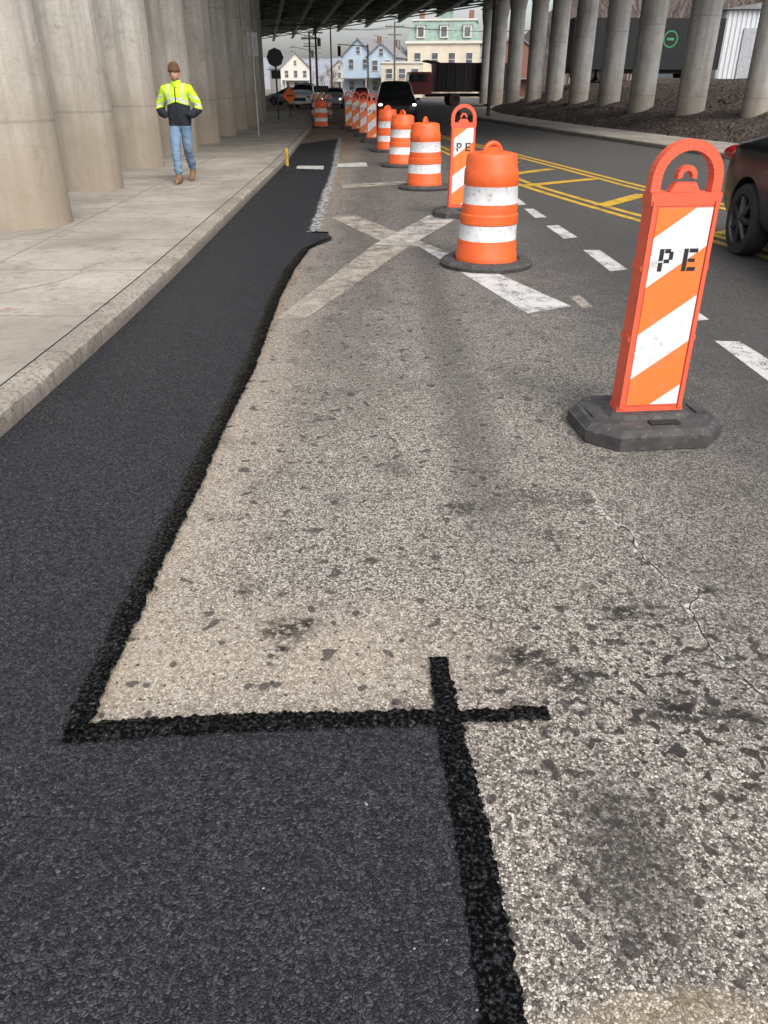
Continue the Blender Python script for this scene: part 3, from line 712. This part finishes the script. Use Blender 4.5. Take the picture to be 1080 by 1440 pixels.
for i in range(3):
    x=-3.6+i*3.6; b.box((x,.25,8.9),(1.3,.9,1.7),M_trim); b.box((x,-.22,8.9),(.85,.06,1.25),M_wg); b.prism([(x-.8,-.3),(x+.8,-.3),(x+.8,.8),(x-.8,.8)],9.76,10.2,M_mans,[(x-.1,-.2),(x+.1,-.2),(x+.1,.8),(x-.1,.8)])
b.box((0,-.15,3.45),(11.4,.3,.2),M_tan); b.box((0,-1.2,2.9),(11.4,2.3,.15),M_trim)
b.box((4,5,11.2),(.8,.8,1.6),M_brick); b.box((-4,7,11.2),(.8,.8,1.6),M_brick)
for i in range(5): b.tube((-5.4+i*2.7,-2.2,0),(-5.4+i*2.7,-2.2,2.85),.1,.1,M_trim)
b.build('mansard_building',(9.3,140,0),-.12)
b=MB(); b.box((0,3,2.2),(6,6,4.4),M_tan); b.box((0,3,4.5),(6.3,6.3,.25),M_trim); windows(b,-2.8,2.8,0,(3.1,),3,.9,1.2,M_trim,M_wg); b.box((0,-.05,1),(1.0,.1,2.0),M_wg); b.build('shop_building',(2.6,128,0),0)
def gable_house(name,loc,w,d,he,hp,wall,roof,nw=2,rz=0):
    b=MB(); b.box((0,d/2,he/2),(w,d,he),wall)
    b.xprism([(-w/2,he+.002),(w/2,he+.002),(0,hp)],0.002,d-.002,wall)
    for s in(-1,1):
        L=math.hypot(w/2+.35,(hp-he)*(w/2+.35)/(w/2)); a=math.atan2(hp-he,w/2)
        b.box((s*(w/4+.1),d/2,lerp(he,hp,.5)+.02),(L,d+.7,.16),roof,ry=s*a)
    windows(b,-w/2+.3,w/2-.3,0,(1.6,he-1.1),nw,.8,1.3,M_trim,M_wg); windows(b,-.6,.6,0,(lerp(he,hp,.35),),1,.6,.9,M_trim,M_wg)
    b.box((0,-.9,2.6),(w*.9,1.8,.14),roof)
    for s in(-1,1): b.box((s*w*.42,-1.7,1.3),(.14,.14,2.55),M_trim)
    b.box((w*.3,-.02,1.05),(.95,.1,2.1),M_trim); b.box((w*.18,d*.6,hp),(.6,.6,1.3),M_brick)
    b.build(name,loc,rz)
gable_house('blue_house',(-4.2,146,0),5.6,12,5.8,8.2,M_blue,M_roofg,rz=-.35)
gable_house('blue_house',(-.4,136,0),4.6,10,5.4,7.2,M_blue,M_roofg,rz=-.3)
gable_house('white_house',(-20,200,0),7,9,5,8,M_trim,M_roofg,3,rz=.4)
gable_house('white_house',(-33,200,0),7,9,5,8,simple('cream_siding',(.5,.47,.4),.8),M_roofg,3,rz=.3)
gable_house('white_house',(-13,260,0),8,9,5.4,8,M_trim,M_roofg,3,rz=-.6)
gable_house('brick_house',(22,150,0),9,9,6,9,M_brick,M_roofg,3)
M_corr=simple('corrugated_white_steel',(.58,.60,.62),.5,var=.06); M_door=simple('roller_door_grey',(.35,.36,.38),.6)
b=MB(); b.box((6,8,2),(12,16,4),M_corr)
for i in range(40): b.box((.15+i*.3,-.03,2),(.12,.06,3.98),M_corr)
for i in range(50): b.box((-.03,.15+i*.32,2),(.06,.12,3.98),M_corr)
b.prism([(-.3,-.3),(12.3,-.3),(12.3,16.3),(-.3,16.3)],4.002,4.9,M_roofg,[(5.5,-.3),(6.5,-.3),(6.5,16.3),(5.5,16.3)])
b.box((2.4,-.08,1.5),(2.4,.12,3.0),M_door); b.build('warehouse',(21.8,58,1.78),-.05)
M_tg=simple('logo_green',(.03,.22,.08),.5)
b=MB(); b.box((0,0,1.95),(9,2.5,2.6),M_trb); b.box((0,0,.55),(8.6,1.1,.18),M_dk)
for x in(-3.4,-2.4,3.2): 
    for s in(-1,1): b.lathe([(.3,s*.8),(.45,s*.82),(.45,s*1.1),(.2,s*1.1)],M_tire,c=(x,0,.45),axis='Y',n=20)
for i in range(24):
    a0=2*math.pi*i/24;a1=2*math.pi*(i+1)/24
    b.xprism([(1.3+.36*math.cos(a0),2.2+.36*math.sin(a0)),(1.3+.45*math.cos(a0),2.2+.45*math.sin(a0)),(1.3+.45*math.cos(a1),2.2+.45*math.sin(a1)),(1.3+.36*math.cos(a1),2.2+.36*math.sin(a1))],-1.262,-1.252,M_tg)
b.box((1.3,-1.257,2.2),(.45,.01,.14),M_tg)
b.build('box_trailer',(15.4,54,1.75),.08,bevel=.015)
b=MB(); b.box((0,40,1.6),(.5,130,3.2),M_deckc); b.box((0,40,3.27),(.7,130,.14),M_deckc)
for i in range(20): b.box((.3,-12+i*6,1.6),(.3,.5,3.2),M_deckc)
b.build('retaining_wall',(-20,0,0))

# ------------------------------------------------------------------ hills and bare trees
def hillmat(name,c1,c2,sc):
    n=NT(name,1,.05); f=n.noise(sc,6,.75); g=n.noise(sc*9,5,.8)
    c=n.ramp(n.m('ADD',n.m('MULTIPLY',f,.5),n.m('MULTIPLY',g,.5)),[(.38,c1),(.62,c2)])
    n.col(c); n.bump(g,1,2); return n.mat
def terrain(name,x0,x1,y0,y1,nx,ny,fn,mat):
    vs=[(lerp(x0,x1,i/nx),lerp(y0,y1,j/ny),0) for j in range(ny+1) for i in range(nx+1)]
    vs=[(x,y,fn(x,y)) for x,y,_ in vs]
    fs=[(j*(nx+1)+i,j*(nx+1)+i+1,(j+1)*(nx+1)+i+1,(j+1)*(nx+1)+i) for j in range(ny) for i in range(nx)]
    b=MB(); b.add(vs,fs,mat); return b.build(name,smooth=80)
sm=lambda t:(lambda u:u*u*(3-2*u))(max(0,min(1,t)))
def far_h(x,y):
    r=26*sm((y-420)/480)*(1+.15*mnoise.noise(Vector((x*.006,y*.002,1))))*(1+ .65*sm((x+60)/260))
    return r+mnoise.noise(Vector((x*.06,y*.06,0)))*1.0+mnoise.noise(Vector((x*.25,y*.2,0)))*.7-.5
terrain('far_hill',-700,900,400,1000,320,70,far_h,hillmat('far_hill_hazed_woods',(.28,.29,.335),(.42,.42,.46),.03))  # aerial haze is put into the woods' pale blue-grey colour
def near_h(x,y):
    d=sm((x-22+ (y-80)*.02)/60)*sm((y-66)/60)
    return 34*d*(1+.15*mnoise.noise(Vector((x*.03,y*.03,0))))-.2+ (1.6*sm((x-15)/8) if y<110 else 0)
terrain('wooded_hill',14,230,62,300,60,60,near_h,hillmat('leaf_litter',(.15,.11,.09),(.30,.24,.20),.2))
M_bark=simple('bare_branches',(.20,.165,.145),.95,var=.4,scale=.5)
def tree(b,x,y,z,h,rnd_):
    def br(p,d,L,r,lev):
        q=p+d*L
        b.tube(p,q,r,r*.6,M_bark,4 if lev<2 else 3)
        if lev>=4: return
        for k in range(3 if lev<3 else 4):
            nd=(d+Vector((rnd_.uniform(-1,1),rnd_.uniform(-1,1),rnd_.uniform(-.1,.8)))*.62).normalized()
            br(p+d*L*rnd_.uniform(.55,1),nd,L*rnd_.uniform(.55,.78),max(.012,r*.55),lev+1)
    br(Vector((x,y,z)),Vector((rnd_.uniform(-.08,.08),0,1)).normalized(),h*.32,h*.018,0)
protos=[]
for k in range(5):
    b=MB(); tree(b,0,0,0,11,random.Random(k)); protos.append(b)
def forest(name,pts):
    vs=[];fs=[]
    for (x,y,z,s) in pts:
        pb=random.choice(protos); a=rnd(3.1); ca,sa=math.cos(a)*s,math.sin(a)*s; o=len(vs)
        vs+=[(x+v.x*ca-v.y*sa,y+v.x*sa+v.y*ca,z+v.z*s) for v in pb.v]; fs+=[[i+o for i in f] for f in pb.f]
    me=bpy.data.meshes.new(name); me.from_pydata(vs,[],fs); me.materials.append(M_bark); return place(name,me)
pts=[]
for k in range(120):
    y=random.uniform(80,150); x=y*random.uniform(.18,.56)
    if 14<x: pts.append((x,y,near_h(x,y)-.2,random.uniform(.7,1.2)))
forest('bare_tree_woods',pts)
pts=[(random.uniform(-60,-24),random.uniform(5,130),-.1,random.uniform(.6,1)) for k in range(24)]
forest('bare_tree_woods',pts)
pts=[]
for k in range(40):
    y=random.uniform(200,380); x=y*random.uniform(-.14,.12); pts.append((x,y,-.1,random.uniform(.6,.9)))
forest('bare_tree_woods',pts)
for (x,y,s) in [(-1.2,170,.85),(-9.5,165,.7),(4.5,160,.95),(15.5,150,1)]:
    pb=MB(); tree(pb,0,0,0,10*s,random.Random(int(x*7+99))); pb.build('bare_tree',(x,y,0))

# ------------------------------------------------------------------ worker
def worker(loc,rz,sc=1.0):
    root=bpy.data.objects.new('construction_worker',None); scene.collection.objects.link(root); root.location=loc; root.rotation_euler=(0,0,rz); root.scale=(sc,)*3
    V={ 'pel':((0,0,.94),(.17,.13)),'sp':((0,.0,1.10),(.20,.15)),'ch':((0,.0,1.29),(.215,.15)),'ut':((0,.01,1.41),(.14,.11)),'nk':((0,.0,1.50),(.065,.065)),
        'hL':((.085,0,.86),(.105,.115)),'tL':((.085,.02,.66),(.095,.10)),'kL':((.07,.03,.50),(.076,.08)),'cL':((.060,.16,.33),(.070,.076)),'aL':((.055,.27,.17),(.060,.066)),
        'hR':((-.085,0,.86),(.105,.115)),'tR':((-.078,-.13,.67),(.095,.10)),'kR':((-.060,-.24,.50),(.076,.08)),'cR':((-.048,-.27,.31),(.072,.078)),'aR':((-.035,-.30,.12),(.062,.068)),
        'sL':((.195,.01,1.395),(.09,.09)),'uL':((.275,.03,1.26),(.088,.086)),'eL':((.335,.05,1.12),(.080,.080)),'fL':((.26,-.08,1.05),(.070,.070)),'wL':((.165,-.15,1.02),(.058,.058)),
        'sR':((-.195,.01,1.395),(.09,.09)),'uR':((-.275,.03,1.26),(.088,.086)),'eR':((-.335,.05,1.12),(.080,.080)),'fR':((-.26,-.08,1.05),(.070,.070)),'wR':((-.165,-.15,1.02),(.058,.058))}
    E=[('pel','sp'),('sp','ch'),('ch','ut'),('ut','nk'),('pel','hL'),('hL','tL'),('tL','kL'),('kL','cL'),('cL','aL'),('pel','hR'),('hR','tR'),('tR','kR'),('kR','cR'),('cR','aR'),
       ('ut','sL'),('sL','uL'),('uL','eL'),('eL','fL'),('fL','wL'),('ut','sR'),('sR','uR'),('uR','eR'),('eR','fR'),('fR','wR')]
    ks=list(V); me=bpy.data.meshes.new('body'); me.from_pydata([V[k][0] for k in ks],[(ks.index(a),ks.index(c)) for a,c in E],[])
    o=place('body',me); sk=o.modifiers.new('k','SKIN'); sk.use_smooth_shade=True
    for i,k in enumerate(ks): o.data.skin_vertices[0].data[i].radius=V[k][1]; o.data.skin_vertices[0].data[i].use_root=(k=='pel')
    s=o.modifiers.new('s','SUBSURF'); s.levels=3; s.render_levels=3
    dg=bpy.context.evaluated_depsgraph_get(); dg.update(); nm=bpy.data.meshes.new_from_object(o.evaluated_get(dg)); o.modifiers.clear(); o.data=nm
    for v in nm.vertices:
        p=v.co; k=1.0+.8*(p.z<.5)
        v.co=p+v.normal*k*(.010*mnoise.noise(Vector((p.x*9,p.y*9,p.z*16)))+.006*mnoise.noise(Vector((p.x*22,p.y*22,p.z*34))))
    n=NT('work_clothes',.85,.2); x,y,z=n.xyz()
    fold=n.noise(9,4)
    jean=n.mix(fold,(.085,.15,.23),(.22,.31,.41)); lime=n.mix(fold,(.44,.66,.02),(.62,.88,.05)); blk=n.mix(fold,(.012,.014,.02),(.035,.04,.05))
    ax=n.m('ABSOLUTE',x)
    edge=n.m('ADD',1.225,n.m('MULTIPLY',ax,-.30))
    c=n.mix(n.m('GREATER_THAN',z,.865),jean,blk); c=n.mix(n.m('GREATER_THAN',z,edge),c,lime)
    def band(v,a,b_): return n.m('MULTIPLY',n.m('GREATER_THAN',v,a),n.m('LESS_THAN',v,b_))
    s1=n.m('MULTIPLY',band(ax,.10,.135),n.m('GREATER_THAN',z,edge))
    s2=n.m('MULTIPLY',band(n.m('SUBTRACT',z,edge),.03,.07),n.m('LESS_THAN',ax,.40))
    s3=band(n.m('ADD',z,n.m('MULTIPLY',ax,.35)),1.375,1.405); s3=n.m('MULTIPLY',s3,n.m('GREATER_THAN',ax,.20))
    sil=n.m('MAXIMUM',n.m('MAXIMUM',s1,s2),s3); c=n.mix(sil,c,(.50,.53,.48))
    zip_=n.m('MULTIPLY',n.m('LESS_THAN',ax,.010),n.m('GREATER_THAN',z,.9)); c=n.mix(zip_,c,(.02,.02,.02))
    n.col(c); n.bump(n.noise(22,5),.5,.03)
    nm.materials.clear(); nm.materials.append(n.mat); nm.polygons.foreach_set('use_smooth',[True]*len(nm.polygons)); o.parent=root
    skin=simple('skin',(.46,.24,.17),.55,var=.1,scale=14); M_cap=simple('knit_beanie',(.12,.06,.028),.95,var=.3,scale=40,bump=.6)
    M_beard=simple('beard',(.20,.14,.10),.95,var=.4,scale=50); M_boot=simple('leather_boot',(.19,.10,.05),.7,var=.3,scale=20); M_eye=simple('eye_dark',(.03,.02,.02),.3)
    bm=bmesh.new(); bmesh.ops.create_uvsphere(bm,u_segments=28,v_segments=20,radius=1)
    for v in bm.verts:
        x_,y_,z_=v.co; w=.077*(1-.18*max(0,-z_)**1.5); 
        y2=y_*.098; 
        if z_<0: y2*=1-.10*abs(z_); 
        if z_<-.1 and y_<0: y2-=.010*(-z_)
        v.co=(x_*w,y2,z_*.118)
        if y_<-.8 and abs(x_)<.22 and -.35<z_<.12: v.co.y-=.020*(1-abs(x_)/.22)*(1-(z_+.12)**2*6 if abs(z_+.12)<.35 else 0)
        if y_<-.6 and .10<z_<.28 and .22<abs(x_)<.6: v.co.y+=.008
    bm.to_mesh(hm:=bpy.data.meshes.new('head')); bm.free(); hm.materials.append(skin); hm.materials.append(M_beard)
    for p in hm.polygons:
        c_=p.center; p.use_smooth=True
        if c_.z<-.055 and c_.y<.02 and not(-.062<c_.z<-.05 and abs(c_.x)<.022 and c_.y<-.07): p.material_index=1
    place('head',hm,(0,-.025,1.615),0,root)
    b=MB()
    for sx in(-1,1):
        b.lathe([(.001,-.006),(.009,-.004),(.009,.004),(.001,.006)],M_eye,c=(sx*.028,-.113,1.635),axis='Y',n=10)
        b.lathe([(.005,-.012),(.022,-.008),(.024,.004),(.008,.012)],skin,c=(sx*.079,-.015,1.615),axis='X',n=12,sy=1.3)
        b.box((sx*.028,-.115,1.655),(.03,.008,.007),M_beard)
    b.box((0,-.120,1.563),(.042,.008,.008),simple('lips',(.35,.13,.11),.5))
    b.tube((0,.005,1.46),(0,-.012,1.56),.058,.054,skin,16)
    b.build('face_features',smooth=40,parent=root)
    b=MB(); b.lathe([(.090,1.650),(.097,1.655),(.097,1.695),(.092,1.70),(.089,1.73),(.076,1.765),(.048,1.790),(.001,1.80)],M_cap,c=(0,-.022,0),n=28,sy=1.16); b.build('beanie',smooth=60,parent=root)
    b=MB(); b.lathe([(.095,1.44),(.088,1.50),(.078,1.535),(.066,1.53)],simple('collar_lime',(.50,.72,.03),.85),c=(0,0,0),n=24); b.build('collar',smooth=50,parent=root)
    b=MB()
    # trailing foot is up on its toes, leading foot flat
    for (ax_,ay,az,tilt) in((.055,.27,.0,.42),(-.035,-.30,.0,0.0)):
        secs=[(.075,.036,.10),(.05,.045,.14),(.0,.046,.16),(-.05,.046,.13),(-.10,.050,.09),(-.16,.050,.075),(-.205,.036,.06),(-.22,.02,.04)]
        vs=[];fs=[];n_=10
        for (yy,w,h) in secs:
            for k in range(n_):
                a=2*math.pi*k/n_; x0=ax_+w*math.cos(a)+(.012 if ax_>0 else -.012)*(-yy*2); zz0=max(0.0,h/2+h/2*math.sin(a)*1.05)
                # rotate about the ball of the foot
                py=yy+.15; ry=py*math.cos(tilt)-zz0*math.sin(tilt)*.6; rz0=zz0*math.cos(tilt)+max(0,py)*math.sin(tilt)
                vs.append((x0,ay+ry-.15,az+rz0))
        for i in range(len(secs)-1):
            for k in range(n_): fs.append((i*n_+k,i*n_+(k+1)%n_,(i+1)*n_+(k+1)%n_,(i+1)*n_+k))
        fs+=[tuple(range(n_)),tuple(range((len(secs)-1)*n_,len(secs)*n_))]
        b.add(vs,fs,M_boot)
    b.build('boots',smooth=50,parent=root)
    return root
g=G(263,255,HK); worker((g.x,g.y,HK),-.05,.985)

# ------------------------------------------------------------------ light, sky, camera
w=bpy.data.worlds.new('World'); scene.world=w; w.use_nodes=True; nt=w.node_tree
bg=nt.nodes['Background']; sky=nt.nodes.new('ShaderNodeTexSky'); sky.sky_type='NISHITA'; sky.sun_disc=False
sky.sun_elevation=R(48); sky.sun_rotation=R(155); sky.dust_density=4; sky.air_density=1.0; sky.ozone_density=1
hs=nt.nodes.new('ShaderNodeHueSaturation'); hs.inputs['Saturation'].default_value=.34; hs.inputs['Value'].default_value=1.75
nt.links.new(sky.outputs[0],hs.inputs['Color']); nt.links.new(hs.outputs[0],bg.inputs['Color']); bg.inputs['Strength'].default_value=.15
sl=bpy.data.lights.new('sun','SUN'); sl.energy=1.25; sl.angle=R(30); sl.color=(1,.98,.95)
so=bpy.data.objects.new('sun',sl); scene.collection.objects.link(so); so.rotation_euler=(R(42),0,R(25))
cam=bpy.data.cameras.new('camera'); co=bpy.data.objects.new('camera',cam); scene.collection.objects.link(co)
cam.sensor_fit='VERTICAL'; cam.sensor_height=36; cam.lens=F/1440*36; cam.clip_end=5000; cam.clip_start=.05
co.location=(0,0,H); co.rotation_euler=(R(90-PITCH),0,0); scene.camera=co
scene.view_settings.view_transform='Standard'; scene.view_settings.look='None'; scene.view_settings.exposure=0
